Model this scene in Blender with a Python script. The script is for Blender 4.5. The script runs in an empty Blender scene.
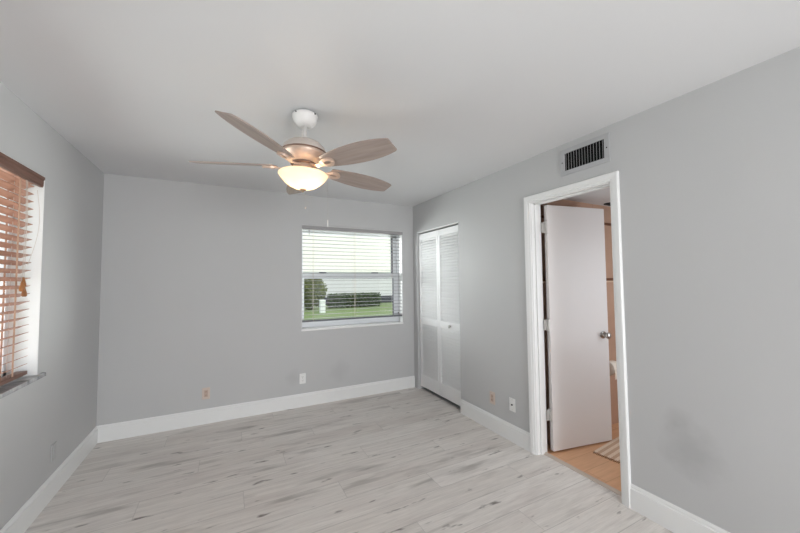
import bpy, bmesh, math, random
from mathutils import Vector, Matrix
random.seed(7)
C = bpy.context.scene.collection
S = bpy.context.scene
PI = math.pi

# ------------------------------------------------------------------ camera, sky, sun, area lights, exposure
cam_d = bpy.data.cameras.new('camera')
cam_d.sensor_width = 36.0
cam_d.lens = 36.0 * 333.49 / 800.0
cam_d.clip_start = 0.02
cam_d.clip_end = 300
cam = bpy.data.objects.new('camera', cam_d)
C.objects.link(cam)
r_ = Vector((0.8890, -0.4577, -0.0092)); f_ = Vector((0.4577, 0.8879, 0.0447))
r_ = r_.normalized(); f_ = (f_ - r_ * f_.dot(r_)).normalized(); u_ = r_.cross(f_)
M = Matrix.Identity(4)
for i in range(3):
    M[i][0] = r_[i]; M[i][1] = u_[i]; M[i][2] = -f_[i]
M.translation = Vector((1.033, -3.957, 1.415))
cam.matrix_world = M
S.camera = cam

S.view_settings.view_transform = 'Standard'
S.view_settings.look = 'None'
S.view_settings.gamma = 1.0
S.view_settings.use_curve_mapping = False
S.view_settings.exposure = 0.0

world = bpy.data.worlds.new('sky')
S.world = world
world.use_nodes = True
bg = world.node_tree.nodes['Background']
bg.inputs[0].default_value = (0.86, 0.93, 1.0, 1)
bg.inputs[1].default_value = 1.35

sun_d = bpy.data.lights.new('sun', 'SUN')
sun_d.energy = 3.4
sun_d.angle = math.radians(2)
sun_d.color = (1.0, 0.96, 0.88)
sun = bpy.data.objects.new('sun', sun_d)
C.objects.link(sun)
sun.location = (6, -8, 12)
sun.rotation_euler = Vector((-0.42, 0.55, -0.95)).to_track_quat('-Z', 'Y').to_euler()


def area(name, loc, direction, sx, sy, energy, col):
    d = bpy.data.lights.new(name, 'AREA')
    d.shape = 'RECTANGLE'; d.size = sx; d.size_y = sy
    d.energy = energy; d.color = col
    o = bpy.data.objects.new(name, d)
    C.objects.link(o)
    o.location = loc
    o.rotation_euler = Vector(direction).to_track_quat('-Z', 'Y').to_euler()
    return o


# added fill light outside an invented opening in the wall behind the camera
area('rear_fill_light', (2.20, -6.69, 1.12), (-0.62, 1, -0.12), 1.7, 2.0, 122, (0.96, 0.98, 1.0))
# daylight through the window of the left wall
area('left_window_daylight', (-1.05, -1.15, 1.10), (1, -0.12, 0.28), 1.6, 1.5, 85, (0.95, 0.98, 1.0))
# daylight through the window of the far wall
area('far_window_daylight', (1.05, 1.05, 1.75), (0.72, -1, -0.10), 1.0, 1.2, 135, (0.98, 1.0, 1.0))
area('far_window_fill', (4.25, 1.10, 1.00), (-0.85, -1, 0.35), 1.2, 1.2, 270, (0.98, 1.0, 0.98))  # second fill lamp, added to lift the left wall and ceiling
# added fill lamp, out of view, brightens the bathroom and its open door
area('bathroom_fill', (4.35, -3.20, 1.20), (-0.05, 1, -0.08), 0.9, 1.3, 11, (0.86, 0.94, 1.0))

# ------------------------------------------------------------------ room numbers
W = 3.276      # right wall
H = 2.44       # ceiling
YF = -6.60     # wall behind the camera
TW = 0.115     # partition thickness


# ------------------------------------------------------------------ materials
def srgb(r, g, b):
    def f(c):
        c /= 255.0
        return c / 12.92 if c <= 0.04045 else ((c + 0.055) / 1.055) ** 2.4
    return (f(r), f(g), f(b), 1)


class NT:
    def __init__(self, name):
        self.m = bpy.data.materials.new(name)
        self.m.use_nodes = True
        self.t = self.m.node_tree
        self.b = self.t.nodes['Principled BSDF']
        self.out = self.t.nodes['Material Output']

    def n(self, kind, **kw):
        x = self.t.nodes.new(kind)
        for k, v in kw.items():
            setattr(x, k, v)
        return x

    def l(self, a, b):
        self.t.links.new(a, b)

    def math(self, op, a, b=None, c=None):
        x = self.n('ShaderNodeMath', operation=op)
        for i, v in enumerate((a, b, c)):
            if v is None:
                continue
            if isinstance(v, (int, float)):
                x.inputs[i].default_value = v
            else:
                self.l(v, x.inputs[i])
        return x.outputs[0]

    def mix(self, fac, a, b, blend='MIX'):
        x = self.n('ShaderNodeMix', data_type='RGBA', blend_type=blend)
        for s, v in ((0, fac), (6, a), (7, b)):
            if isinstance(v, (int, float, tuple)):
                x.inputs[s].default_value = v
            else:
                self.l(v, x.inputs[s])
        return x.outputs[2]

    def ramp(self, fac, stops):
        x = self.n('ShaderNodeValToRGB')
        e = x.color_ramp.elements
        while len(e) < len(stops):
            e.new(0.5)
        for i, (p, c) in enumerate(stops):
            e[i].position = p
            e[i].color = c if isinstance(c, tuple) else (c, c, c, 1)
        self.l(fac, x.inputs[0])
        return x.outputs[0]

    def pos(self, kind='Object'):
        return self.n('ShaderNodeTexCoord').outputs[kind]

    def scale(self, v, s, off=(0, 0, 0)):
        x = self.n('ShaderNodeMapping')
        x.inputs[3].default_value = s
        x.inputs[1].default_value = off
        self.l(v, x.inputs[0])
        return x.outputs[0]

    def noise(self, v, sc=5, det=3, rough=.5):
        x = self.n('ShaderNodeTexNoise')
        x.inputs['Scale'].default_value = sc
        x.inputs['Detail'].default_value = det
        x.inputs['Roughness'].default_value = rough
        if v is not None:
            self.l(v, x.inputs['Vector'])
        return x.outputs[0]

    def bump(self, h, strength=.2, dist=.01):
        x = self.n('ShaderNodeBump')
        x.inputs['Strength'].default_value = strength
        x.inputs['Distance'].default_value = dist
        self.l(h, x.inputs['Height'])
        self.l(x.outputs[0], self.b.inputs['Normal'])

    def set(self, col=None, rough=None, metal=None, spec=None):
        for k, v in (('Base Color', col), ('Roughness', rough), ('Metallic', metal), ('Specular IOR Level', spec)):
            if v is None:
                continue
            if isinstance(v, (int, float, tuple)):
                self.b.inputs[k].default_value = v
            else:
                self.l(v, self.b.inputs[k])
        return self


def plain(name, col, rough=.5, metal=0, spec=.5, var=.05, vscale=8, bump=0, bscale=200):
    t = NT(name)
    p = t.pos('Object')
    nz = t.noise(p, vscale, 3)
    dark = tuple(c * (1 - var) for c in col[:3]) + (1,)
    lite = tuple(min(1, c * (1 + var)) for c in col[:3]) + (1,)
    t.set(t.mix(nz, dark, lite), rough, metal, spec)
    if bump:
        t.bump(t.noise(p, bscale, 2), bump, .002)
    return t.m


def wall_paint(name, col, stains=()):
    t = NT(name)
    p = t.pos('Object')
    nz = t.noise(p, 1.3, 3)
    a = tuple(c * .965 for c in col[:3]) + (1,)
    b = tuple(c * 1.035 for c in col[:3]) + (1,)
    c = t.mix(nz, a, b)
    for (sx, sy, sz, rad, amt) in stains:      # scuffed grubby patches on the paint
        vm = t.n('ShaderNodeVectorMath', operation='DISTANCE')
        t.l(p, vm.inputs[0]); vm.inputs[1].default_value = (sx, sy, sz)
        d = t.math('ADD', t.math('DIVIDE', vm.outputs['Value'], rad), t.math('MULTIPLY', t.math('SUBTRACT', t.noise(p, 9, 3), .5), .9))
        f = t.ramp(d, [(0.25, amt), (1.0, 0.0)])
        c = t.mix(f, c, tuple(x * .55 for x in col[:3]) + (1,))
    t.set(c, .55, 0, .35)
    t.bump(t.noise(p, 160, 2), .10, .002)
    return t.m


def floor_planks():
    t = NT('grey_plank_floor')
    p = t.pos('Object')
    sx = t.n('ShaderNodeSeparateXYZ'); t.l(p, sx.inputs[0])
    x, y = sx.outputs[0], sx.outputs[1]
    yy = t.math('DIVIDE', t.math('SUBTRACT', y, .019), .201)
    row = t.math('FLOOR', yy)
    fy = t.math('FRACT', yy)
    u = t.math('SUBTRACT', t.math('DIVIDE', x, 1.52), t.math('ADD', t.math('MULTIPLY', row, .6026), .572))
    pid = t.math('FLOOR', u)
    fx = t.math('FRACT', u)
    cb = t.n('ShaderNodeCombineXYZ'); t.l(row, cb.inputs[0]); t.l(pid, cb.inputs[1])
    wn = t.n('ShaderNodeTexWhiteNoise', noise_dimensions='2D'); t.l(cb.outputs[0], wn.inputs[0])
    rnd = wn.outputs[0]
    # grain runs along x
    off = t.n('ShaderNodeCombineXYZ'); t.l(t.math('MULTIPLY', rnd, 37.0), off.inputs[0]); t.l(t.math('MULTIPLY', rnd, 19.0), off.inputs[2])
    va = t.n('ShaderNodeVectorMath', operation='ADD'); t.l(p, va.inputs[0]); t.l(off.outputs[0], va.inputs[1])
    pp = va.outputs[0]
    grain = t.noise(t.scale(pp, (1.6, 26, 1)), 1.6, 5, .62)
    fine = t.noise(t.scale(pp, (6, 130, 1)), 1.5, 3, .6)
    cloud = t.noise(t.scale(pp, (1.0, 4.5, 1)), 1.5, 3, .5)
    knot = t.noise(t.scale(pp, (1.7, 10.0, 1)), 1.15, 3, .5)
    core = t.noise(t.scale(pp, (4.6, 17.0, 1)), 1.25, 3, .5)
    base = t.mix(rnd, srgb(232, 226, 220), srgb(239, 234, 229))
    c = t.mix(t.ramp(grain, [(.38, 0.0), (.72, .48)]), base, srgb(192, 186, 179))
    c = t.mix(t.ramp(cloud, [(.50, 0.0), (.80, .5)]), c, srgb(198, 186, 181))
    c = t.mix(t.ramp(fine, [(.45, 0.0), (.8, .22)]), c, srgb(138, 132, 128))
    c = t.mix(t.ramp(knot, [(.57, 0.0), (.75, .58)]), c, srgb(146, 138, 131))
    c = t.mix(t.ramp(core, [(.655, 0.0), (.75, .85)]), c, srgb(108, 100, 94))
    ey = t.math('MINIMUM', fy, t.math('SUBTRACT', 1.0, fy))
    ex = t.math('MINIMUM', fx, t.math('SUBTRACT', 1.0, fx))
    sy = t.math('LESS_THAN', ey, .009)
    sxm = t.math('LESS_THAN', ex, .0015)
    seam = t.math('MAXIMUM', sy, t.math('MULTIPLY', sxm, .6))
    c = t.mix(t.math('MULTIPLY', seam, .38), c, srgb(118, 113, 110))
    t.set(c, t.math('ADD', .40, t.math('MULTIPLY', fine, .15)), 0, .45)
    t.bump(t.math('SUBTRACT', fine, t.math('MULTIPLY', seam, 2.0)), .12, .002)
    return t.m


def tile_planks(name, ca, cb_, cs, w=.62, h=.155, ang=0, rough=.4):
    t = NT(name)
    p = t.pos('Object')
    m = t.n('ShaderNodeMapping'); m.inputs[2].default_value = (0, 0, ang); t.l(p, m.inputs[0])
    br = t.n('ShaderNodeTexBrick')
    br.inputs['Scale'].default_value = 1.0
    br.inputs['Brick Width'].default_value = w
    br.inputs['Row Height'].default_value = h
    br.inputs['Mortar Size'].default_value = .0022
    br.inputs['Color1'].default_value = ca
    br.inputs['Color2'].default_value = cb_
    br.inputs['Mortar'].default_value = cs
    t.l(m.outputs[0], br.inputs['Vector'])
    g = t.noise(t.scale(m.outputs[0], (3, 26, 3)), 1.6, 4)
    c = t.mix(t.ramp(g, [(.35, 0.0), (.75, .5)]), br.outputs[0], cs)
    t.set(c, rough, 0, .4)
    return t.m


def wood(name, ca, cb_, axis=0, rough=.4, sc=1.0):
    t = NT(name)
    p = t.pos('Object')
    s = [26 * sc] * 3
    s[axis] = 1.8 * sc
    g = t.noise(t.scale(p, tuple(s)), 1.5, 5, .6)
    t.set(t.mix(t.ramp(g, [(.3, 0.0), (.72, 1.0)]), ca, cb_), rough, 0, .4)
    t.bump(g, .08, .002)
    return t.m


def glass_mat():
    t = NT('window_glass')
    tr = t.n('ShaderNodeBsdfTransparent'); tr.inputs[0].default_value = (.97, .985, .98, 1)
    gl = t.n('ShaderNodeBsdfGlossy'); gl.inputs['Roughness'].default_value = .03
    mx = t.n('ShaderNodeMixShader'); mx.inputs[0].default_value = .04
    t.l(tr.outputs[0], mx.inputs[1]); t.l(gl.outputs[0], mx.inputs[2]); t.l(mx.outputs[0], t.out.inputs[0])
    return t.m


def bowl_mat():
    t = NT('lit_frosted_glass')
    b = t.b
    b.inputs['Base Color'].default_value = (.92, .84, .70, 1)
    b.inputs['Roughness'].default_value = .25
    b.inputs['Transmission Weight'].default_value = 0
    b.inputs['Emission Color'].default_value = (1.0, .86, .64, 1)
    b.inputs['Emission Strength'].default_value = .30
    tl = t.n('ShaderNodeBsdfTranslucent'); tl.inputs[0].default_value = (1.0, .89, .73, 1)
    mx = t.n('ShaderNodeMixShader'); mx.inputs[0].default_value = .5
    t.l(b.outputs[0], mx.inputs[1]); t.l(tl.outputs[0], mx.inputs[2]); t.l(mx.outputs[0], t.out.inputs[0])
    return t.m


def leaf_mat(name, ca, cb_):
    t = NT(name)
    p = t.pos('Object')
    t.set(t.mix(t.ramp(t.noise(p, 9, 4), [(.3, 0.0), (.7, 1.0)]), ca, cb_), .6, 0, .3)
    return t.m


def marble():
    t = NT('grey_marble')
    p = t.pos('Object')
    g = t.noise(t.scale(p, (3, 6, 3), (0, 0, 0)), 3, 6, .65)
    t.set(t.ramp(g, [(.3, srgb(120, 120, 122)), (.5, srgb(170, 170, 172)), (.7, srgb(205, 205, 205))]), .25, 0, .5)
    return t.m


def siding(name, col, pitch=.2):
    t = NT(name)
    p = t.pos('Object')
    sx = t.n('ShaderNodeSeparateXYZ'); t.l(p, sx.inputs[0])
    fz = t.math('FRACT', t.math('DIVIDE', sx.outputs[2], pitch))
    t.set(t.mix(t.noise(p, 3, 3), tuple(c * .95 for c in col[:3]) + (1,), col), .7, 0, .2)
    t.bump(fz, .3, .02)
    return t.m


def striped_mat():
    t = NT('striped_cotton')
    p = t.pos('Object')
    sx = t.n('ShaderNodeSeparateXYZ'); t.l(p, sx.inputs[0])
    fy = t.math('FRACT', t.math('DIVIDE', sx.outputs[1], .052))
    st = t.math('GREATER_THAN', fy, .5)
    c = t.mix(st, srgb(216, 184, 158), srgb(246, 226, 206))
    c = t.mix(t.ramp(t.noise(t.scale(p, (90, 30, 1)), 3, 2), [(.4, 0.0), (.7, .5)]), c, srgb(196, 160, 132))
    t.set(c, .95, 0, .1)
    t.bump(t.noise(p, 220, 2), .5, .004)
    return t.m


MAT = dict(
    wall=wall_paint('grey_wall_paint', srgb(191, 191, 191)),
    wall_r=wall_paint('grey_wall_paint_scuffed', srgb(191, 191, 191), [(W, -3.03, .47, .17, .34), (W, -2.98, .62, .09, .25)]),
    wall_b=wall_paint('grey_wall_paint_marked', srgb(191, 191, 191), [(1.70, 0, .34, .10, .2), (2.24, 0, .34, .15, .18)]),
    ceil=wall_paint('white_ceiling_paint', srgb(219, 219, 220)),
    trim=plain('white_trim_paint', srgb(232, 232, 231), .32, 0, .5, .015, 3),
    door=plain('white_door_paint', srgb(233, 228, 226), .38, 0, .5, .02, 2),
    louver=plain('white_louver_paint', srgb(234, 234, 234), .4, 0, .5, .02, 3),
    floor=floor_planks(),
    bathfloor=tile_planks('terracotta_plank_tile', srgb(238, 190, 150), srgb(230, 180, 140), srgb(206, 156, 118), ang=0.0),
    bathwall=tile_planks('brown_wall_tile', srgb(206, 172, 150), srgb(198, 162, 140), srgb(176, 138, 116), w=.6, h=.3),
    tiletrim_gap=plain('tile_trim_gap_shade', srgb(112, 72, 50), .4),  # tile strips; on the hinge gap niche it stands for shade
    tilecream=plain('cream_tile_trim', srgb(226, 200, 176), .4),
    threshold=plain('beige_threshold', srgb(205, 190, 178), .5, 0, .4, .05, 10),
    dark=plain('dark_duct_shade', srgb(22, 22, 22), .9, 0, .1),
    metal=plain('satin_nickel', srgb(190, 188, 184), .28, 1.0, .5, .03),
    hinge=plain('painted_hinge', srgb(205, 202, 198), .4, .3),
    white=plain('white_plastic', srgb(232, 232, 230), .35, 0, .5, .015),
    whiteblind=plain('grey_blind_slat', srgb(150, 150, 152), .45, 0, .4, .02),
    beige=plain('beige_plastic', srgb(206, 190, 178), .4, 0, .5, .02),
    beige_d=plain('tan_plastic', srgb(188, 164, 150), .4, 0, .5, .02),
    greyplate=plain('grey_painted_plate', srgb(182, 182, 182), .5, 0, .4, .02),
    slot=plain('dark_slot', srgb(45, 42, 40), .6),
    frame=plain('white_aluminium', srgb(225, 227, 230), .4, 0, .5, .02),
    gasket=plain('dark_gasket', srgb(40, 46, 66), .6),
    glass=glass_mat(),
    marble=marble(),
    sillw=plain('white_sill', srgb(232, 232, 230), .35, 0, .5, .03, 6),
    woodblind=wood('reddish_wood_slat', srgb(150, 104, 84), srgb(182, 138, 116), 1, .4),
    woodrail=wood('dark_reddish_wood', srgb(92, 62, 50), srgb(122, 86, 70), 1, .4),
    tape=plain('tan_cloth_tape', srgb(196, 160, 138), .9),
    cordm=plain('pale_cord', srgb(205, 195, 186), .8),
    tassel=wood('honey_wood', srgb(132, 84, 44), srgb(176, 118, 66), 2, .35),
    blade=wood('greige_wood_blade', srgb(142, 128, 121), srgb(168, 153, 145), 0, .42),
    fanmetal=plain('brushed_champagne_metal', srgb(208, 184, 168), .38, .35, .5, .04, 30),
    fandark=plain('dark_seam_metal', srgb(128, 102, 88), .4, .4),
    fancap=plain('warm_grey_metal', srgb(200, 190, 182), .4, .2, .5, .03, 30),
    finial=plain('tan_finial_metal', srgb(168, 142, 118), .35, .6),
    fanwhite=plain('white_fan_enamel', srgb(228, 226, 224), .35, 0, .5, .02),
    bowl=bowl_mat(),
    grille=plain('grey_grille_paint', srgb(176, 176, 178), .5, 0, .4, .02),
    paper=plain('cream_paper', srgb(252, 242, 228), .9, 0, .1, .03, 30),
    mat=striped_mat(),
    fringe=plain('tan_fringe', srgb(150, 112, 86), .95),
    grass=leaf_mat('lawn_grass', srgb(84, 104, 56), srgb(112, 130, 76)),
    hedge=leaf_mat('hedge_leaves', srgb(34, 50, 28), srgb(80, 102, 54)),
    bush=leaf_mat('bush_leaves', srgb(50, 62, 30), srgb(132, 140, 76)),
    twig=plain('brown_twig', srgb(70, 56, 44), .9),
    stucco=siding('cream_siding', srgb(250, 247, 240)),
    stucco_dim=siding('dimmer_siding', srgb(212, 212, 214)),  # same wall in a greyer tone, standing for its dimmer light
    stucco3=siding('cool_grey_siding', srgb(176, 184, 192)),
    plinth=plain('dark_plinth', srgb(46, 48, 58), .8),
    roof=plain('grey_shingle', srgb(120, 112, 106), .9),
    postm=plain('pale_grey_box', srgb(222, 226, 224), .5, 0, .4, .03),
    darkband=plain('grey_band_rail_shade', srgb(104, 106, 112), .5),
    headgrey=plain('grey_headrail_paint', srgb(158, 156, 156), .5, 0, .4, .03),
)


# ------------------------------------------------------------------ mesh helpers
class MB:
    def __init__(self):
        self.bm = bmesh.new()

    def add(self, verts, faces, mt=None):
        vs = [self.bm.verts.new(mt @ Vector(v) if mt else v) for v in verts]
        for f in faces:
            try:
                self.bm.faces.new([vs[i] for i in f])
            except ValueError:
                pass
        return vs

    def box(self, x0, x1, y0, y1, z0, z1, bev=0, mt=None, seg=2):
        b2 = bmesh.new()
        vs = [b2.verts.new((x, y, z)) for x in (x0, x1) for y in (y0, y1) for z in (z0, z1)]
        for f in ((0, 1, 3, 2), (4, 6, 7, 5), (0, 4, 5, 1), (2, 3, 7, 6), (0, 2, 6, 4), (1, 5, 7, 3)):
            b2.faces.new([vs[i] for i in f])
        bmesh.ops.recalc_face_normals(b2, faces=b2.faces)
        if bev:
            bmesh.ops.bevel(b2, geom=list(b2.edges), offset=bev, segments=seg, affect='EDGES', profile=.5)
        self.merge(b2, mt)
        return self

    def merge(self, b2, mt=None):
        b2.verts.index_update()
        vs = [self.bm.verts.new(mt @ v.co if mt else v.co) for v in b2.verts]
        for f in b2.faces:
            try:
                nf = self.bm.faces.new([vs[v.index] for v in f.verts])
                nf.smooth = f.smooth
            except ValueError:
                pass
        b2.free()

    def lathe(self, prof, seg=48, mt=None, closed=False):
        """prof: list of (r, z) turned about z"""
        rings = []
        for (r, z) in prof:
            if r < 1e-6:
                v = Vector((0, 0, z))
                rings.append([self.bm.verts.new(mt @ v if mt else v)])
            else:
                ring = []
                for k in range(seg):
                    a = 2 * PI * k / seg
                    v = Vector((r * math.cos(a), r * math.sin(a), z))
                    ring.append(self.bm.verts.new(mt @ v if mt else v))
                rings.append(ring)
        for A, B in zip(rings[:-1], rings[1:]):
            for k in range(seg):
                k2 = (k + 1) % seg
                if len(A) == 1 and len(B) == 1:
                    continue
                if len(A) == 1:
                    f = [A[0], B[k], B[k2]]
                elif len(B) == 1:
                    f = [A[k], B[0], A[k2]]
                else:
                    f = [A[k], B[k], B[k2], A[k2]]
                try:
                    self.bm.faces.new(f).smooth = True
                except ValueError:
                    pass
        return self

    def tube(self, pts, r, seg=8):
        pts = [Vector(p) for p in pts]
        rings = []
        for i, p in enumerate(pts):
            d = (pts[min(i + 1, len(pts) - 1)] - pts[max(i - 1, 0)]).normalized()
            a = d.orthogonal().normalized() if abs(d.z) < .9 else d.cross(Vector((0, 1, 0))).normalized()
            b = d.cross(a)
            rr = r[i] if isinstance(r, (list, tuple)) else r
            rings.append([self.bm.verts.new(p + (a * math.cos(2 * PI * k / seg) + b * math.sin(2 * PI * k / seg)) * rr) for k in range(seg)])
        for A, B in zip(rings[:-1], rings[1:]):
            for k in range(seg):
                self.bm.faces.new([A[k], A[(k + 1) % seg], B[(k + 1) % seg], B[k]]).smooth = True
        self.bm.faces.new(rings[0][::-1]); self.bm.faces.new(rings[-1])
        return self

    def prism(self, poly, z0, z1, mt=None):
        n = len(poly)
        vs = [(x, y, z0) for x, y in poly] + [(x, y, z1) for x, y in poly]
        self.add(vs, [tuple(range(n))[::-1], tuple(range(n, 2 * n))] + [(i, (i + 1) % n, n + (i + 1) % n, n + i) for i in range(n)], mt)
        return self

    def sweep(self, sections):
        """loft between equal closed sections, capped"""
        n = len(sections[0])
        R = [[self.bm.verts.new(p) for p in s] for s in sections]
        for A, B in zip(R[:-1], R[1:]):
            for k in range(n):
                self.bm.faces.new([A[k], A[(k + 1) % n], B[(k + 1) % n], B[k]])
        self.bm.faces.new(R[0][::-1]); self.bm.faces.new(R[-1])
        return self

    def build(self, name, mat, parent=None, loc=(0, 0, 0), smooth=None):
        bmesh.ops.recalc_face_normals(self.bm, faces=self.bm.faces)
        me = bpy.data.meshes.new(name)
        self.bm.to_mesh(me); self.bm.free()
        me.materials.append(MAT[mat])
        if smooth:
            for p in me.polygons:
                p.use_smooth = True
        o = bpy.data.objects.new(name, me)
        C.objects.link(o)
        o.location = loc
        if parent:
            o.parent = parent
        return o


def struct(o, label=None):
    o['kind'] = 'structure'
    if label:
        o['label'] = label
    return o


def thing(name, label, cat, loc=(0, 0, 0), group=None, rot=None):
    o = bpy.data.objects.new(name, None)
    o.empty_display_size = .05
    C.objects.link(o)
    o.location = loc
    if rot:
        o.rotation_euler = rot
    return tag(o, label, cat, group)


def tag(o, label, cat, group=None):
    o['label'] = label; o['category'] = cat
    if group:
        o['group'] = group
    return o


# ------------------------------------------------------------------ setting: floors and ceilings
struct(MB().box(-.02, W + .055, YF - .1, .01, -.12, 0).build('floor', 'floor'))
struct(MB().box(-.02, W + .005, YF - .1, .01, H, H + .12).build('ceiling', 'ceil'))
BX1, BY0, BY1, BH = 5.35, -3.25, -1.945, 2.155
struct(MB().box(W + .075, BX1, BY0, BY1 + .6, -.12, -.002).build('floor_bathroom', 'bathfloor'))
struct(MB().box(W + TW, BX1, BY0, BY1, BH, BH + .1).build('ceiling_bathroom', 'ceil'))

# left wall with its window opening (window y -2.36 .. -1.09)
LW = (-2.36, -1.09, .842, 2.092)
m = MB()
m.box(-.22, 0, YF - .15, LW[0], -.1, H + .1)
m.box(-.22, 0, LW[1], .2, -.1, H + .1)
m.box(-.22, 0, LW[0], LW[1], -.1, LW[2])
m.box(-.22, 0, LW[0], LW[1], LW[3], H + .1)
struct(m.build('wall_left', 'wall'))
# plastered white reveal of that opening
m = MB()
m.box(-.2, -.0015, LW[1] - .004, LW[1] + .0, LW[2], LW[3])
m.box(-.2, -.0015, LW[0], LW[0] + .004, LW[2], LW[3])
m.box(-.2, -.0015, LW[0], LW[1], LW[3] - .004, LW[3])
struct(m.build('trim_1', 'trim'))

# far wall with its window opening
BW = (1.792, 3.108, .852, 2.086)
m = MB()
m.box(0, BW[0], 0, .22, -.1, H + .1)
m.box(BW[1], W + .9, 0, .22, -.1, H + .1)
m.box(BW[0], BW[1], 0, .22, -.1, BW[2])
m.box(BW[0], BW[1], 0, .22, BW[3], H + .1)
struct(m.build('wall_back', 'wall_b'))
m = MB()
m.box(BW[0], BW[0] + .004, .0015, .21, BW[2], BW[3])
m.box(BW[1] - .004, BW[1], .0015, .21, BW[2], BW[3])
m.box(BW[0], BW[1], .0015, .21, BW[3] - .004, BW[3])
struct(m.build('trim_2', 'trim'))

# right wall: closet opening and bathroom doorway
CY0, CY1, CZ = -1.012, -.10, 2.068
DY0, DY1, DZ = -2.665, -1.992, 2.068
m = MB()
m.box(W, W + TW, CY1, 0, -.1, H + .1)
m.box(W, W + TW, CY0, CY1, CZ, H + .1)
m.box(W, W + TW, DY1, CY0, -.1, H + .1)
m.box(W, W + TW, DY0, DY1, DZ, H + .1)
m.box(W, W + TW, YF - .15, DY0, -.1, H + .1)
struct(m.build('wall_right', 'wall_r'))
# wall behind the camera with an unseen opening added for the fill light
m = MB()
m.box(0, 1.25, YF - .15, YF, -.1, H + .1)
m.box(3.10, W, YF - .15, YF, -.1, H + .1)
m.box(1.25, 3.10, YF - .15, YF, 2.16, H + .1)
struct(m.build('wall_front', 'wall'))
m = MB()
for x0, x1 in ((1.25, 1.29), (3.06, 3.10)):
    m.box(x0, x1, YF - .12, YF + .01, 0, 2.16)
m.box(1.25, 3.10, YF - .12, YF + .01, 2.12, 2.16)
struct(m.build('trim_added_opening', 'frame'))
# closet shell and bathroom walls
m = MB()
m.box(W + TW + .55, W + TW + .6, -1.2, 0, 0, H)
m.box(W + TW, W + TW + .6, -1.25, -1.2, 0, H)
m.box(W + TW, W + TW + .6, -1.25, 0, H, H + .05)
m.box(W + .056, W + TW + .6, -1.25, 0, -.1, 0)
struct(m.build('wall_closet', 'wall'))
struct(MB().box(W + TW + .115, BX1, BY1, BY1 + .08, -.1, BH + .1).build('wall_bathroom_back', 'bathwall'))
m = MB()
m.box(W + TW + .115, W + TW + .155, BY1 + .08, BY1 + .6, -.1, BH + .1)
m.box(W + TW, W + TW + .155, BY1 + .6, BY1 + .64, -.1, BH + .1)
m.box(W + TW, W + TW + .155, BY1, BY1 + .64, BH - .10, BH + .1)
struct(m.build('wall_hinge_gap_shade', 'tiletrim_gap'))  # added niche, coloured dark to put shade behind the hinge gap
struct(MB().box(BX1, BX1 + .08, BY0, BY1 + .08, -.1, BH + .1).build('wall_bathroom_right', 'bathwall'))
struct(MB().box(W + TW, BX1, BY0 - .08, BY0, -.1, BH + .1).build('wall_bathroom_front', 'bathwall'))
struct(MB().box(W + TW, BX1, BY1 - .012, BY1, 1.960, 1.982).build('trim_4', 'tiletrim_gap'), 'dark brown tile strip high on the bathroom wall')
m = MB().box(W + TW, BX1, BY1 - .012, BY1, 1.405, 1.428)
o = struct(m.build('trim_5', 'tiletrim_gap'), 'dark brown tile strip at eye height on the bathroom wall')
MB().box(W + TW, BX1, BY1 - .013, BY1, 1.388, 1.403).build('cream_strip', 'tilecream', o)
# doorway threshold strip
struct(MB().box(W + .055, W + .10, DY0 - .0, DY1, -.1, .004, .002).build('trim_6', 'threshold'), 'pale beige threshold strip under the bathroom door')


# baseboards
def bb_profile(h=.148, t=.015):
    return [(0, 0), (t, 0), (t, h - .026), (t - .006, h - .021), (t - .006, h - .012), (t - .010, h - .002), (t - .011, h), (0, h)]


def baseboard(name, p0, p1, nrm):
    p0, p1, nrm = Vector(p0), Vector(p1), Vector(nrm)
    m = MB()
    m.sweep([[p + nrm * d + Vector((0, 0, z)) for d, z in bb_profile()] for p in (p0, p1)])
    return struct(m.build(name, 'trim'))


baseboard('baseboard_left', (0, YF, 0), (0, -.0, 0), (1, 0, 0))
baseboard('baseboard_back', (.0, 0, 0), (W - .002, 0, 0), (0, -1, 0))
baseboard('baseboard_right', (W, CY0 - .005, 0), (W, DY1 + .050, 0), (-1, 0, 0))
baseboard('baseboard_right_near', (W, DY0 - .050, 0), (W, YF, 0), (-1, 0, 0))

# door casing (mitred) and jamb
prof = [(0, 0), (0, .010), (.005, .013), (.014, .013), (.019, .018), (.044, .020), (.051, .020), (.056, .014), (.056, 0)]
m = MB()
g = .006
secs = []
for fy, fz in ((1, 0), (1, 1), (-1, 1), (-1, 0)):
    s = []
    for u, t in prof:
        y = (DY1 - g + u + 2 * 0) if fy > 0 else (DY0 + g - u)
        z = 0 if fz == 0 else DZ - g + u
        s.append(Vector((W - t, y, z)))
    secs.append(s)
m.sweep(secs)
struct(m.build('trim_7', 'trim'), 'white casing around the bathroom doorway')
m = MB()
m.box(W, W + TW, DY1 - .012, DY1, 0, DZ)
m.box(W, W + TW, DY0, DY0 + .012, 0, DZ)
m.box(W, W + TW, DY0, DY1, DZ - .012, DZ)
m.box(W + .035, W + .070, DY1 - .024, DY1 - .012, 0, DZ - .012, .002)
m.box(W + .035, W + .070, DY0 + .012, DY0 + .024, 0, DZ - .012, .002)
m.box(W + .035, W + .070, DY0 + .012, DY1 - .012, DZ - .024, DZ - .012, .002)
struct(m.build('trim_8', 'trim'), 'white jamb and door stop of the bathroom doorway')

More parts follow.
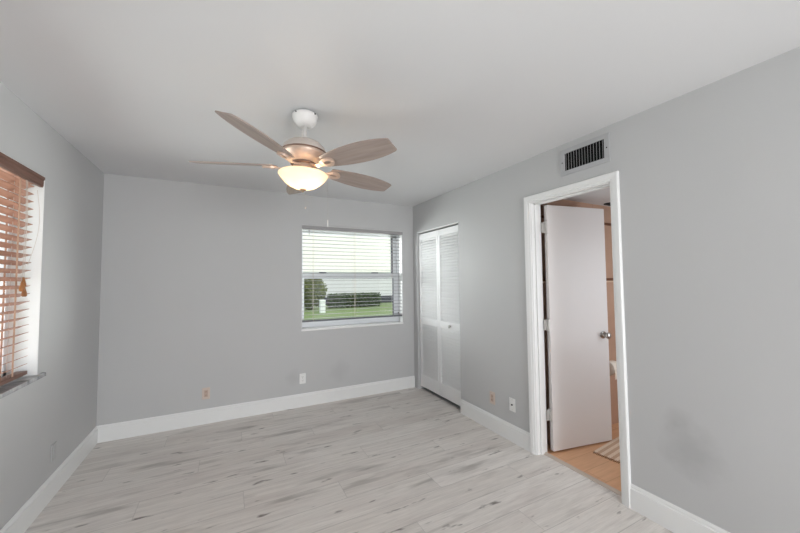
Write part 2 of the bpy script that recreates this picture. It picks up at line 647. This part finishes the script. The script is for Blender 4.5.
# ------------------------------------------------------------------ bathroom door, opened into the bathroom
d = thing('door_1', 'x', 'x', (W + TW + .030, DY1 - .020, 0), rot=(0, 0, math.radians(-9.9)))
del d['label'], d['category']
struct(d, 'white flush bathroom door standing open')
DL = .625
MB().box(.0, DL, -.035, 0, .014, 2.05, .0025).build('door_panel', 'door', d)
for z in (.30, 1.04, 1.86):
    m = MB()
    m.tube([(-.010, -.006, z - .045), (-.010, -.006, z + .045)], .006, 10)
    m.tube([(-.010, -.006, z + .045), (-.010, -.006, z + .052)], .0045, 10)
    m.box(-.012, .001, -.034, -.003, z - .044, z + .044)
    m.box(-.036, -.010, -.008, -.0055, z - .044, z + .044)
    m.build('hinge', 'hinge', d)
knob_prof = [(0, 0), (.032, 0), (.032, .004), (.028, .008), (.013, .011), (.011, .028), (.014, .034), (.024, .040), (.0275, .050), (.026, .060), (.018, .066), (0, .067)]
mt = Matrix.Translation((DL - .062, -.035, .93)) @ Matrix.Rotation(PI / 2, 4, 'X')
MB().lathe(knob_prof, 28, mt).build('door_knob', 'metal', d)
mt = Matrix.Translation((DL - .062, 0, .93)) @ Matrix.Rotation(-PI / 2, 4, 'X')
MB().lathe(knob_prof, 28, mt).build('door_knob', 'metal', d)
MB().box(DL - .0005, DL + .0012, -.028, -.008, .90, .96).build('latch_plate', 'metal', d)


# ------------------------------------------------------------------ closet: two louvred bifold leaves
def leaf(name, y1, y0, label, knob_at=None):
    d = bpy.data.objects.new(name, None)
    d.empty_display_size = .05
    C.objects.link(d)
    d.location = (W + .030, y1, 0)
    struct(d, label)
    w = y1 - y0
    z0, z1 = .045, 2.040
    st = .034
    T = .028
    m = MB()
    m.box(0, T, -st, 0, z0, z1, .002)
    m.box(0, T, -w, -w + st, z0, z1, .002)
    for a, b in ((z0, z0 + .155), (.855, .935), (z1 - .075, z1)):
        m.box(.001, T - .001, -w + st, -st, a, b, .002)
    m.build('frame', 'louver', d)
    for (a, b) in ((z0 + .155, .855), (.935, z1 - .075)):
        m = MB()
        n = int(round((b - a) / .0335))
        p = (b - a) / n
        for k in range(n):
            mt = Matrix.Translation((T / 2 + .001, 0, a + p * (k + .5))) @ Matrix.Rotation(math.radians(-52), 4, 'Y')
            m.box(-.021, .021, -w + st - .003, -st + .003, -.003, .003, .0012, mt, 1)
        m.build('louver_panel', 'louver', d)
    if knob_at:
        mt = Matrix.Translation((0, knob_at - y1, .893)) @ Matrix.Rotation(-PI / 2, 4, 'Y')
        MB().lathe([(0, 0), (.010, 0), (.008, .010), (.017, .017), (.019, .024), (.014, .030), (0, .031)], 24, mt).build('knob', 'metal', d)
    return d


leaf('door_2', CY1 - .012, CY1 - .455, 'left leaf of the white louvred bifold closet door')
leaf('door_3', CY1 - .461, CY0 + .004, 'right leaf of the white louvred bifold closet door, with the knob', -.80)
m = MB()
m.box(W + .004, W + .05, CY0, CY1, CZ - .014, CZ, .001)
struct(m.build('trim_9', 'trim'), 'white closet door track')
m = MB()
m.box(W + .001, W + TW, CY0, CY0 + .003, 0, CZ)
m.box(W + .001, W + TW, CY1 - .003, CY1, 0, CZ)
struct(m.build('trim_10', 'wall'), 'painted inner edges of the closet opening')


# ------------------------------------------------------------------ far window
w1 = bpy.data.objects.new('window_1', None); C.objects.link(w1); w1.location = (0, 0, 0)
struct(w1, 'white single-hung window in the far wall')
x0, x1, z0, z1 = BW[0] + .004, BW[1] - .004, BW[2] + .024, BW[3] - .004
fy0, fy1 = .105, .165
m = MB()
m.box(x0, x0 + .03, fy0, fy1, z0, z1, .003)
m.box(x1 - .024, x1, fy0, fy1, z0, z1, .003)
m.box(x0 + .03, x1 - .024, fy0, fy1, z1 - .05, z1, .003)
m.box(x0 + .03, x1 - .024, fy0, fy1, z0, z0 + .055, .003)
m.build('window_frame', 'frame', w1)
zr = 1.49
m = MB()      # lower sash
m.box(x0 + .022, x0 + .04, fy0 - .012, fy0 + .02, z0 + .035, zr + .03, .002)
m.box(x1 - .084, x1 - .022, fy0 - .012, fy0 + .02, z0 + .035, zr + .03, .002)
m.box(x0 + .020, x1 - .020, fy0 - .014, fy0 + .02, zr - .032, zr + .032, .003)
m.box(x0 + .040, x1 - .084, fy0 - .012, fy0 + .02, z0 + .035, z0 + .085, .003)
sash = m.build('lower_sash', 'frame', w1)
MB().box(x0 + .04, x1 - .084, fy0 + .002, fy0 + .006, z0 + .085, zr - .03).build('pane', 'glass', sash)
m = MB()
m.box(x1 - .091, x1 - .084, fy0 - .010, fy0 + .012, z0 + .085, zr - .032)
m.box(x0 + .04, x1 - .084, fy0 - .002, fy0 + .012, zr - .036, zr - .031)
m.build('gasket', 'gasket', sash)
for xx in (2.06, 2.75):
    MB().box(xx - .045, xx + .045, fy0 - .010, fy0 + .01, zr + .030, zr + .046, .003).build('sash_lock', 'gasket', sash)
MB().box(x1 - .020, x1 - .008, fy0 - .02, fy0, z0 + .105, z0 + .122, .003).build('sash_stop', 'slot', w1)
m = MB()      # upper sash
m.box(x1 - .080, x1 - .022, fy0 + .03, fy1 - .006, zr - .02, z1 - .05, .002)
m.box(x0 + .02, x1 - .022, fy0 + .03, fy1 - .006, z1 - .075, z1 - .05, .002)
us = m.build('upper_sash', 'frame', w1)
MB().box(x0 + .03, x1 - .08, fy0 + .036, fy0 + .040, zr, z1 - .07).build('pane', 'glass', us)
MB().box(x1 - .098, x1 - .078, fy0 + .022, fy0 + .044, zr + .03, z1 - .075).build('gasket', 'gasket', us)
MB().box(BW[0] - .004, BW[1] + .004, -.008, .12, BW[2], BW[2] + .024, .003).build('window_sill', 'sillw', w1)


# ------------------------------------------------------------------ blinds
def slats(xa, xb, yc, zs, depth, tilt, along, crown=.003):
    """curved thin slats; along='x' -> slat runs in x, depth in y"""
    m = MB()
    for z in zs:
        for half in (0,):
            pts = []
            N = 4
            for k in range(N + 1):
                s = -depth / 2 + depth * k / N
                pts.append((s, crown * (1 - (2 * s / depth) ** 2)))
            ring = [(s, h + .0013) for s, h in pts] + [(s, h - .0013) for s, h in pts[::-1]]
            secs = []
            for e in (xa, xb):
                sec = []
                for s, h in ring:
                    a, b = s * math.cos(tilt) - h * math.sin(tilt), s * math.sin(tilt) + h * math.cos(tilt)
                    sec.append(Vector((e, yc + a, z + b)) if along == 'x' else Vector((yc + a, e, z + b)))
                secs.append(sec)
            m.sweep(secs)
    return m


b = thing('window_blind', 'pale grey horizontal blind hanging in the far window above the white sill', 'blind', (0, 0, 0))
bx0, bx1 = BW[0] + .008, BW[1] - .006
MB().box(BW[0] - .002, BW[1] + .006, -.008, .055, 2.040, 2.082, .003).build('headrail', 'headgrey', b)
zs = [2.010 - .0445 * k for k in range(24)]
zs = [z for z in zs if z > .985]
slats(bx0, bx1, .034, zs, .048, math.radians(-1.0), 'x', .002).build('slats', 'whiteblind', b)
MB().box(bx0 - .002, bx1 + .004, .010, .058, .952, .972, .003).build('bottom_rail', 'darkband', b)  # rail coloured darker to stand for its backlit shade
for xx in (1.93, 2.45, 2.97):
    m = MB()
    for yy in (.0095, .0585):
        m.tube([(xx, yy, 2.045), (xx, yy, .955)], .0010, 5)
    m.tube([(xx, .034, 2.045), (xx, .034, .955)], .0010, 5)
    m.build('ladder_cord', 'cordm', b)
m = MB()
m.tube([(1.875, .004, 2.04), (1.875, .003, 1.97)], .0035, 8)
m.build('tilt_wand', 'whiteblind', b)

w2 = bpy.data.objects.new('window_2', None); C.objects.link(w2)
struct(w2, 'window with a marble sill in the left wall')
m = MB()
ya, yb, za, zb = LW[0] + .004, LW[1] - .004, LW[2] + .022, LW[3] - .004
m.box(-.19, -.13, ya, ya + .045, za, zb, .003)
m.box(-.19, -.13, yb - .045, yb, za, zb, .003)
m.box(-.19, -.13, ya, yb, zb - .045, zb, .003)
m.box(-.19, -.13, ya, yb, za, za + .05, .003)
m.box(-.185, -.135, ya, yb, 1.45, 1.50, .003)
m.box(-.185, -.135, (ya + yb) / 2 - .02, (ya + yb) / 2 + .02, za, zb, .003)
m.build('window_frame', 'frame', w2)
MB().box(-.162, -.158, ya + .04, yb - .04, za + .04, zb - .04).build('pane', 'glass', w2)
MB().box(-.135, .020, LW[0] - .02, LW[1] + .055, LW[2] - .002, LW[2] + .022, .004).build('window_sill', 'marble', w2)

b = thing('window_blind', 'reddish brown wooden blind hanging in the left window above the marble sill', 'blind', (0, 0, 0))
m = MB()
m.sweep([[Vector((x, y, z)) for x, z in ((-.019, 2.022), (-.005, 2.022), (-.001, 2.034), (-.001, 2.064), (.005, 2.072), (.005, 2.086), (-.019, 2.086))] for y in (LW[0] + .008, LW[1] - .014)])
m.build('valance', 'woodrail', b)
MB().box(-.080, -.021, LW[0] + .012, LW[1] - .014, 2.035, 2.084, .002).build('headrail', 'woodblind', b)
zs = [2.005 - .0465 * k for k in range(24)]
slats(LW[0] + .012, LW[1] - .050, -.052, zs, .050, math.radians(23), 'y', .0015).build('slats', 'woodblind', b)
MB().box(-.078, -.026, LW[0] + .012, LW[1] - .050, .882, .904, .003).build('bottom_rail', 'woodrail', b)
for yy in (-1.295, -1.75, -2.21):
    m = MB()
    for xx in (-.0285, -.0755):
        m.box(xx - .0006, xx + .0006, yy - .009, yy + .009, .90, 2.04)
    m.build('ladder_tape', 'tape', b)
    m = MB()
    m.tube([(-.052, yy, .90), (-.052, yy, 2.04)], .0012, 5)
    m.build('lift_cord', 'cordm', b)
for k, (yy, zz) in enumerate(((-1.285, 1.455), (-1.272, 1.40), (-1.296, 1.43))):
    m = MB()
    pts = [(-.012, -1.262 - .008 * k, 2.03), (-.008, -1.255 - .01 * k, 1.80), (-.006, yy + .006, 1.60), (-.006, yy, zz)]
    m.tube(pts, .0011, 5)
    cd = m.build('pull_cord', 'cordm', b)
    m = MB()
    m.lathe([(0, .0), (.004, 0), (.006, -.010), (.0125, -.040), (.0125, -.050), (.008, -.056), (0, -.057)], 18, Matrix.Translation((-.004, yy, zz + .004)))
    m.build('tassel', 'tassel', cd)
m = MB()
pts = []
for k in range(17):
    t = k / 16
    pts.append((-.004 + .012 * math.sin(PI * t), -1.170 - .075 * math.sin(PI * t * .5) + .055 * math.sin(PI * t), 1.99 - .46 * t))
m.tube(pts, .0012, 5)
m.build('tilt_cord', 'cordm', b)

# ------------------------------------------------------------------ ceiling fan
FX, FY, FZ = 1.436, -1.938, H
fan = thing('ceiling_fan', 'five-blade ceiling fan with greige wooden blades and a lit glass bowl', 'ceiling fan', (FX, FY, FZ))
tiltM = Matrix.Translation((0, 0, -.07)) @ Matrix.Rotation(.030, 4, 'Y') @ Matrix.Translation((0, 0, .07))
ZB = 2.109 - H      # blade plane below the ceiling
m = MB()
m.lathe([(0, 0), (.070, 0), (.075, -.004), (.075, -.014), (.071, -.032), (.060, -.054), (.044, -.069), (.030, -.074), (.022, -.074), (0, -.072)], 48)
cn = m.build('canopy', 'fanwhite', fan, (0, 0, -.013))
MB().lathe([(0, 0), (.056, 0), (.056, -.016), (0, -.016)], 32).build('ceiling_bracket', 'grille', fan)
for k in range(4):
    a = PI / 2 * k + 2.2
    mt = Matrix.Translation((.0755 * math.cos(a), .0755 * math.sin(a), -.010)) @ Matrix.Rotation(a, 4, 'Z') @ Matrix.Rotation(PI / 2, 4, 'Y')
    MB().lathe([(0, .004), (.004, .004), (.0045, .001), (.0045, 0), (0, 0)], 10, mt).build('screw', 'slot', cn)
m = MB()
m.lathe([(.0, -.070), (.0125, -.070), (.0125, -.165), (.020, -.168), (.026, -.176), (.026, -.186), (0, -.186)], 24, tiltM)
m.build('downrod', 'fanwhite', fan)
m = MB()     # motor housing: shallow dome, seam, body tapering down
m.lathe([(0, -.168), (.030, -.170), (.068, -.177), (.098, -.192), (.120, -.214), (.130, -.236), (.131, -.244)], 64, tiltM)
m.build('housing_cap', 'fancap', fan)
m = MB()
m.lathe([(.124, -.243), (.1325, -.2445), (.1325, -.2485), (.124, -.251)], 64, tiltM)
m.build('housing_seam', 'fandark', fan)
m = MB()
m.lathe([(.124, -.250), (.1300, -.252), (.126, -.264), (.112, -.284), (.092, -.301), (.074, -.311), (.070, -.314), (.0, -.314)], 64, tiltM)
m.build('motor_housing', 'fanmetal', fan)
m = MB()
m.lathe([(0, -.312), (.072, -.312), (.076, -.315), (.076, -.321), (.072, -.324), (.0, -.324)], 48, tiltM)
m.build('flywheel', 'fandark', fan)
m = MB()
m.lathe([(0, -.322), (.056, -.322), (.060, -.328), (.060, -.352), (.066, -.356), (.066, -.362), (.060, -.366), (.085, -.372), (.092, -.377), (.086, -.382), (0, -.382)], 48, tiltM)
m.build('switch_housing', 'fanmetal', fan)


def blade_mesh():
    m = MB()
    prof = [(.172, .046), (.20, .053), (.25, .061), (.32, .0705), (.40, .0755), (.47, .0755), (.54, .069), (.59, .060), (.628, .050), (.640, .043)]
    up = [(x, w) for x, w in prof]
    poly = up + [(x, -w) for x, w in up[::-1]]
    m.prism(poly, -.003, .003)
    b = m.bm
    return m


def bracket_mesh():
    m = MB()
    # arm from the flywheel to the blade, then an oval plate with an open slot under the blade
    secs = []
    for x, hw, z, th in ((.068, .018, -.002, .008), (.095, .015, -.010, .010), (.120, .013, -.016, .010), (.145, .016, -.014, .008), (.165, .024, -.009, .006)):
        secs.append([Vector((x, -hw, z - th / 2)), Vector((x, hw, z - th / 2)), Vector((x, hw * .8, z + th / 2)), Vector((x, -hw * .8, z + th / 2))])
    m.sweep(secs)
    N = 36
    cx = .198
    vs, fs = [], []
    for k in range(N):
        a = 2 * PI * k / N
        for (rx, ry) in ((.046, .036), (.027, .0135)):
            for z in (-.0150, -.0035):
                vs.append((cx + rx * math.cos(a), ry * math.sin(a), z))
    for k in range(N):
        a, b2 = 4 * k, 4 * ((k + 1) % N)
        fs += [(a, b2, b2 + 1, a + 1), (a + 2, a + 3, b2 + 3, b2 + 2), (a, a + 2, b2 + 2, b2), (a + 1, b2 + 1, b2 + 3, a + 3)]
    m.add(vs, fs)
    m.lathe([(0, -.0175), (.005, -.017), (.005, -.006), (0, -.006)], 12, Matrix.Translation((.178, .022, 0)))
    m.lathe([(0, -.0175), (.005, -.017), (.005, -.006), (0, -.006)], 12, Matrix.Translation((.178, -.022, 0)))
    m.lathe([(0, -.0175), (.005, -.017), (.005, -.006), (0, -.006)], 12, Matrix.Translation((.234, 0, 0)))
    return m


blade0 = br0 = None
A0 = math.radians(12.7)
for k in range(5):
    a = A0 + k * 2 * PI / 5
    mt = tiltM @ Matrix.Translation((0, 0, ZB)) @ Matrix.Rotation(a, 4, 'Z')
    if blade0 is None:
        bl = blade0 = blade_mesh().build('blade', 'blade', fan)
        bk = br0 = bracket_mesh().build('blade_bracket', 'fanmetal', bl)
    else:
        bl = blade0.copy(); C.objects.link(bl); bl.parent = fan
        bk = br0.copy(); C.objects.link(bk); bk.parent = bl
    bl.matrix_local = mt @ Matrix.Rotation(math.radians(-16), 4, 'X')

# lit bowl with its finial
zr_ = -.379
outer = [(.142, 0), (.1450, -.003), (.1425, -.008), (.129, -.027), (.108, -.049), (.082, -.069), (.056, -.082), (.032, -.089), (.0, -.091)]
inner = [(r * .965, z + .004) for r, z in outer]
pr = [(r, z + zr_) for r, z in outer] [::-1] + [(r, z + zr_) for r, z in inner]
m = MB(); m.lathe(pr, 64, tiltM)
bowl = m.build('glass_bowl', 'bowl', fan)
m = MB()
m.lathe([(0, zr_ - .088), (.018, zr_ - .090), (.020, zr_ - .095), (.012, zr_ - .100), (.006, zr_ - .103), (.006, zr_ - .107), (.0, zr_ - .109)], 24, tiltM)
m.build('finial', 'finial', bowl)


def pull_chain(x, y, ztop, zbot, fob):
    m = MB()
    m.tube([(x, y, ztop), (x, y, zbot)], .0009, 5)
    n = int((ztop - zbot) / .012)
    for i in range(n):
        m.lathe([(0, .0014), (.0014, 0), (0, -.0014)], 6, Matrix.Translation((x, y, ztop - .012 * i)))
    ch = m.build('pull_chain', 'metal', fan)
    m = MB()
    m.lathe([(0, 0), (.0022, -.001), (.0032, -.010), (.0036, -fob + .004), (.002, -fob), (0, -fob)], 12, Matrix.Translation((x, y, zbot)))
    m.build('chain_pull', 'fanwhite', ch)


pull_chain(.000, -.012, zr_ - .112, 1.862 - H, .012)
pull_chain(.165, .095, -.345, 1.816 - H, .046)
for i, (dx, dy) in enumerate(((.035, -.035), (-.045, .01))):
    ld = bpy.data.lights.new('bulb_light', 'POINT')
    ld.energy = 1.2 if i == 0 else 0.5
    ld.color = (1.0, .82, .62)
    ld.shadow_soft_size = .022
    lo = bpy.data.objects.new('bulb_light', ld)
    C.objects.link(lo); lo.parent = fan
    lo.location = (dx - .008, dy, zr_ - .045)


# ------------------------------------------------------------------ wall plates
def outlet(loc, nrm, label, mat, kind, name='outlet', cat='outlet', group=None, slotmat='slot'):
    """plate in its own x (width) / z (height) plane, front towards -y"""
    rz = {'-y': 0, '-x': -PI / 2, '+x': PI / 2}[nrm]
    o = thing(name, label, cat, loc, group, (0, 0, rz))
    MB().box(-.035, .035, -.006, -.0003, -.0575, .0575, .003).build('cover_plate', mat, o)
    if kind == 'duplex':
        for dz in (.0195, -.0195):
            pl = [(.0165 * math.cos(t), .0135 * math.sin(t)) for t in [2 * PI * k / 24 for k in range(24)]]
            mt = Matrix.Translation((0, -.0055, dz)) @ Matrix.Rotation(PI / 2, 4, 'X')
            r = MB().prism(pl, 0, .0022, mt).build('receptacle', 'beige_d' if mat == 'beige' else mat, o)
            for sx in (-.0062, .0062):
                MB().box(sx - .0011, sx + .0011, -.0082, -.0076, dz - .002, dz + .007).build('slot', slotmat, r)
            m = MB()
            m.lathe([(0, 0), (.0022, 0), (.0022, .0006), (0, .0006)], 10, Matrix.Translation((0, -.0076, dz - .007)) @ Matrix.Rotation(PI / 2, 4, 'X'))
            m.build('ground_hole', slotmat, r)
        MB().lathe([(0, 0), (.003, 0), (.0025, .0012), (0, .0014)], 12, Matrix.Translation((0, -.006, 0)) @ Matrix.Rotation(PI / 2, 4, 'X')).build('screw', 'metal', o)
    elif kind == 'rect':
        r = MB().box(-.017, .017, -.0085, -.005, -.034, .034, .0015).build('receptacle', 'beige_d' if mat == 'beige' else mat, o)
        for dz in (.017, -.017):
            for sx in (-.006, .006):
                MB().box(sx - .0012, sx + .0012, -.0089, -.0084, dz - .004, dz + .005).build('slot', slotmat, r)
        for dz in (.046, -.046):
            MB().lathe([(0, 0), (.003, 0), (.0025, .0012), (0, .0014)], 12, Matrix.Translation((0, -.006, dz)) @ Matrix.Rotation(PI / 2, 4, 'X')).build('screw', 'metal', o)
    elif kind == 'jack':
        MB().lathe([(0, 0), (.0075, 0), (.0075, .003), (.0048, .003), (.0048, .010), (0, .010)], 16, Matrix.Translation((0, -.006, 0)) @ Matrix.Rotation(PI / 2, 4, 'X')).build('cable_jack', 'slot', o)
        for dz in (.042, -.042):
            MB().lathe([(0, 0), (.003, 0), (.0025, .0012), (0, .0014)], 12, Matrix.Translation((0, -.006, dz)) @ Matrix.Rotation(PI / 2, 4, 'X')).build('screw', 'metal', o)
    return o


outlet((1.804, 0, .315), '-y', 'white duplex outlet low on the far wall below the window', 'white', 'duplex')
outlet((.848, 0, .300), '-y', 'beige duplex outlet low on the far wall, left of the white one', 'beige', 'rect')
outlet((W, -1.497, .305), '-x', 'beige outlet low on the right wall between closet and doorway', 'beige', 'rect')
outlet((W, -1.747, .320), '-x', 'white cable jack plate low on the right wall beside the doorway casing', 'white', 'jack', 'wall_plate', 'wall plate')
outlet((0, -.842, .290), '+x', 'grey painted outlet low on the left wall above the baseboard', 'greyplate', 'rect', slotmat='greyplate')

# ------------------------------------------------------------------ return-air grille above the doorway
gr = thing('air_grille', 'grey rectangular air return grille with dark slots above the bathroom doorway', 'vent', (W, -2.481, 2.2955))
gw, gh = .184, .098
m = MB()
bd = .036
m.box(-.010, 0, -gw, gw, gh - bd * .9, gh, .002)
m.box(-.010, 0, -gw, gw, -gh, -gh + bd * .9, .002)
m.box(-.010, 0, -gw, -gw + bd, -gh + bd * .9, gh - bd * .9, .002)
m.box(-.010, 0, gw - bd, gw, -gh + bd * .9, gh - bd * .9, .002)
m.build('frame', 'grille', gr)
MB().box(-.0012, -.0002, -gw + bd, gw - bd, -gh + bd * .9, gh - bd * .9).build('dark_backing', 'dark', gr)  # dark plate standing for the shade inside the duct
n = 14
for k in range(n):
    y = -gw + bd + (2 * (gw - bd)) * (k + .5) / n
    mt = Matrix.Translation((-.0045, y, 0)) @ Matrix.Rotation(math.radians(33), 4, 'Z')
    MB().box(-.0035, .0035, -.0008, .0008, -gh + bd * .9, gh - bd * .9, 0, mt).build('blade', 'grille', gr)
for y in (-gw + .018, gw - .018):
    MB().lathe([(0, 0), (.005, 0), (.004, .002), (0, .0025)], 12, Matrix.Translation((-.010, y, 0)) @ Matrix.Rotation(-PI / 2, 4, 'Y')).build('screw', 'slot', gr)

# ------------------------------------------------------------------ bathroom things
bv = thing('ceiling_vent', 'dark square vent in the bathroom ceiling seen through the doorway', 'vent', (4.42, -2.14, BH))
m = MB()
q = .13
for s in (-1, 1):
    m.box(-q, q, s * q - .012, s * q + .012, -.012, 0, .002)
    m.box(s * q - .012, s * q + .012, -q, q, -.012, 0, .002)
m.build('frame', 'slot', bv)
MB().box(-q, q, -q, q, -.003, -.0005).build('dark_backing', 'dark', bv)  # solid dark plate in place of the shaded duct
m = MB()
for k in range(9):
    m.box(-q, q, -q + .03 * (k + .7), -q + .03 * (k + .7) + .006, -.010, -.003)
m.build('slats', 'slot', bv)

tp = thing('toilet_paper_roll', 'cream toilet paper roll on the bathroom wall just past the open door', 'toilet paper', (4.255, BY1 - .085, .58))
ax = Matrix.Rotation(PI / 2, 4, 'Y')
m = MB()
m.lathe([(.021, -.052), (.064, -.052), (.066, -.048), (.066, .048), (.064, .052), (.021, .052), (.021, -.052)], 40, ax)
m.box(-.050, .050, -.0675, -.0655, -.085, .005)
m.build('roll', 'paper', tp)
m = MB()
m.tube([(-.075, 0, 0), (.075, 0, 0)], .008, 12)
for s in (-1, 1):
    m.tube([(s * .075, 0, 0), (s * .075, .082, 0)], .007, 10)
    m.lathe([(0, 0), (.022, 0), (.020, .006), (0, .007)], 20, Matrix.Translation((s * .075, .084, 0)) @ Matrix.Rotation(PI / 2, 4, 'X'))
m.build('holder', 'metal', tp)

rug = thing('bath_mat', 'small striped beige cotton mat with a tan fringe on the terracotta bathroom floor', 'mat', (3.72, -2.185, -.002), None, (0, 0, math.radians(7)))
m = MB()
m.box(0, .80, -.50, 0, 0, .010, .003)
m.build('woven_mat', 'mat', rug)
for xx, s in ((0, -1), (.80, 1)):
    m = MB()
    for k in range(40):
        y = -.006 - .0125 * k
        m.tube([(xx, y, .004), (xx + s * .014, y + random.uniform(-.003, .003), .0035), (xx + s * .026, y + random.uniform(-.005, .005), .0022)], [.002, .0018, .0012], 5)
    m.build('fringe', 'fringe', rug)


# ------------------------------------------------------------------ outside
struct(MB().box(-30, 40, .22, 60, -.30, -.10).build('lawn', 'grass'))
struct(MB().box(-30, -.22, -20, .22, -.30, -.10).build('lawn_side', 'grass'))


def leaves(m, n, fn, size):
    for _ in range(n):
        c = Vector(fn())
        s = size * random.uniform(.6, 1.3)
        a = Vector((random.gauss(0, 1), random.gauss(0, 1), random.gauss(0, 1))).normalized()
        b = a.orthogonal().normalized()
        ang = random.uniform(0, 2 * PI)
        b = (Matrix.Rotation(ang, 3, a) @ b)
        c2 = a.cross(b)
        vs = [c - b * s, c - c2 * s * .45, c + b * s, c + c2 * s * .45]
        m.add([tuple(v) for v in vs], [(0, 1, 2, 3)])


hd = thing('hedge', 'low dark green clipped hedge along the far edge of the lawn', 'hedge', (7.9, 15.2, -.10))
m = MB()
leaves(m, 8000, lambda: (random.uniform(-1.68, 1.50), random.uniform(-.45, .45), .02 + .78 * random.random() ** .8 + .05 * math.sin(random.random() * 9)), .055)
m.build('foliage', 'hedge', hd)
m = MB()
for k in range(22):
    x = -1.65 + 3.1 * k / 21
    y = random.uniform(-.2, .2)
    m.tube([(x, y, 0), (x + random.uniform(-.08, .08), y, .3), (x + random.uniform(-.15, .15), y + .05, .6)], [.022, .016, .006], 6)
m.build('stems', 'twig', hd)

bu = thing('bush', 'tall loose olive green bush left of the hedge behind the white utility box', 'bush', (5.15, 14.9, -.10))
m = MB()


def bfn():
    while True:
        x, y, z = random.uniform(-1, 1), random.uniform(-1, 1), random.uniform(-1, 1)
        rr = x * x + y * y + z * z
        if .25 < rr < 1:
            k = 1 + .12 * math.sin(7 * x + 3 * z) * math.cos(5 * y)
            return (x * (.80 + .22 * z) * k, y * .75 * k, .96 + z * .88 * k + .12 * math.sin(6 * x))


leaves(m, 5500, bfn, .075)
m.build('foliage', 'bush', bu)
m = MB()
for k in range(11):
    a = 2 * PI * k / 11
    m.tube([(.05 * math.cos(a), .05 * math.sin(a), 0), (.22 * math.cos(a), .2 * math.sin(a), .6), (.5 * math.cos(a), .45 * math.sin(a), 1.3)], [.03, .02, .008], 6)
m.build('stems', 'twig', bu)

pb = thing('utility_box', 'small pale grey utility pedestal standing on the lawn in front of the bush', 'utility box', (5.17, 12.45, -.10))
MB().box(-.13, .13, -.11, .11, 0, .56, .02).build('body', 'postm', pb)
MB().box(-.145, .145, -.125, .125, .55, .64, .03).build('lid', 'postm', pb)
MB().box(-.132, .132, -.113, .113, .30, .33).build('band', 'darkband', pb)

nb = thing('building', 'bright cream building beyond the lawn, behind the hedge and bush', 'building', (8.5, 18, -.10))
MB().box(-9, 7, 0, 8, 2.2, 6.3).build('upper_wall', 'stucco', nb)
MB().box(-9, 7, .03, 8, .5, 2.2).build('lower_wall', 'stucco_dim', nb)  # lower band greyed to paint in the lower brightness
MB().box(-9.02, 7.02, -.02, 8, 0, .5).build('plinth', 'plinth', nb)
m = MB()
m.add([(-9.5, -.7, 6.2), (7.5, -.7, 6.2), (7.5, 8.7, 6.2), (-9.5, 8.7, 6.2), (-5, 4, 8.0), (3, 4, 8.0)], [(0, 1, 5, 4), (1, 2, 5), (2, 3, 4, 5), (3, 0, 4), (0, 3, 2, 1)])
m.build('roof', 'roof', nb)

sb = thing('building', 'cool grey building seen between the slats of the left window', 'building', (-9, 3.0, -.10))
MB().box(-6, 0, -14, 6, 0, 6).build('wall', 'stucco3', sb)
m = MB()
m.add([(-6.5, -14.5, 6), (.5, -14.5, 6), (.5, 6.5, 6), (-6.5, 6.5, 6), (-3, -11, 7.6), (-3, 3, 7.6)], [(0, 1, 4), (1, 2, 5, 4), (2, 3, 5), (3, 0, 4, 5), (0, 3, 2, 1)])
m.build('roof', 'roof', sb)
# roof slab of this house; unseen overhang added to keep sun off the rear opening
struct(MB().box(-.7, BX1 + .6, YF - 1.7, .70, H + .125, H + .25).build('roof_slab_added_overhang', 'trim'))
struct(MB().box(-.5, 4, YF - 6, YF - .1, -.2, -.02).build('added_rear_ground', 'threshold'))  # unseen ground outside the added opening
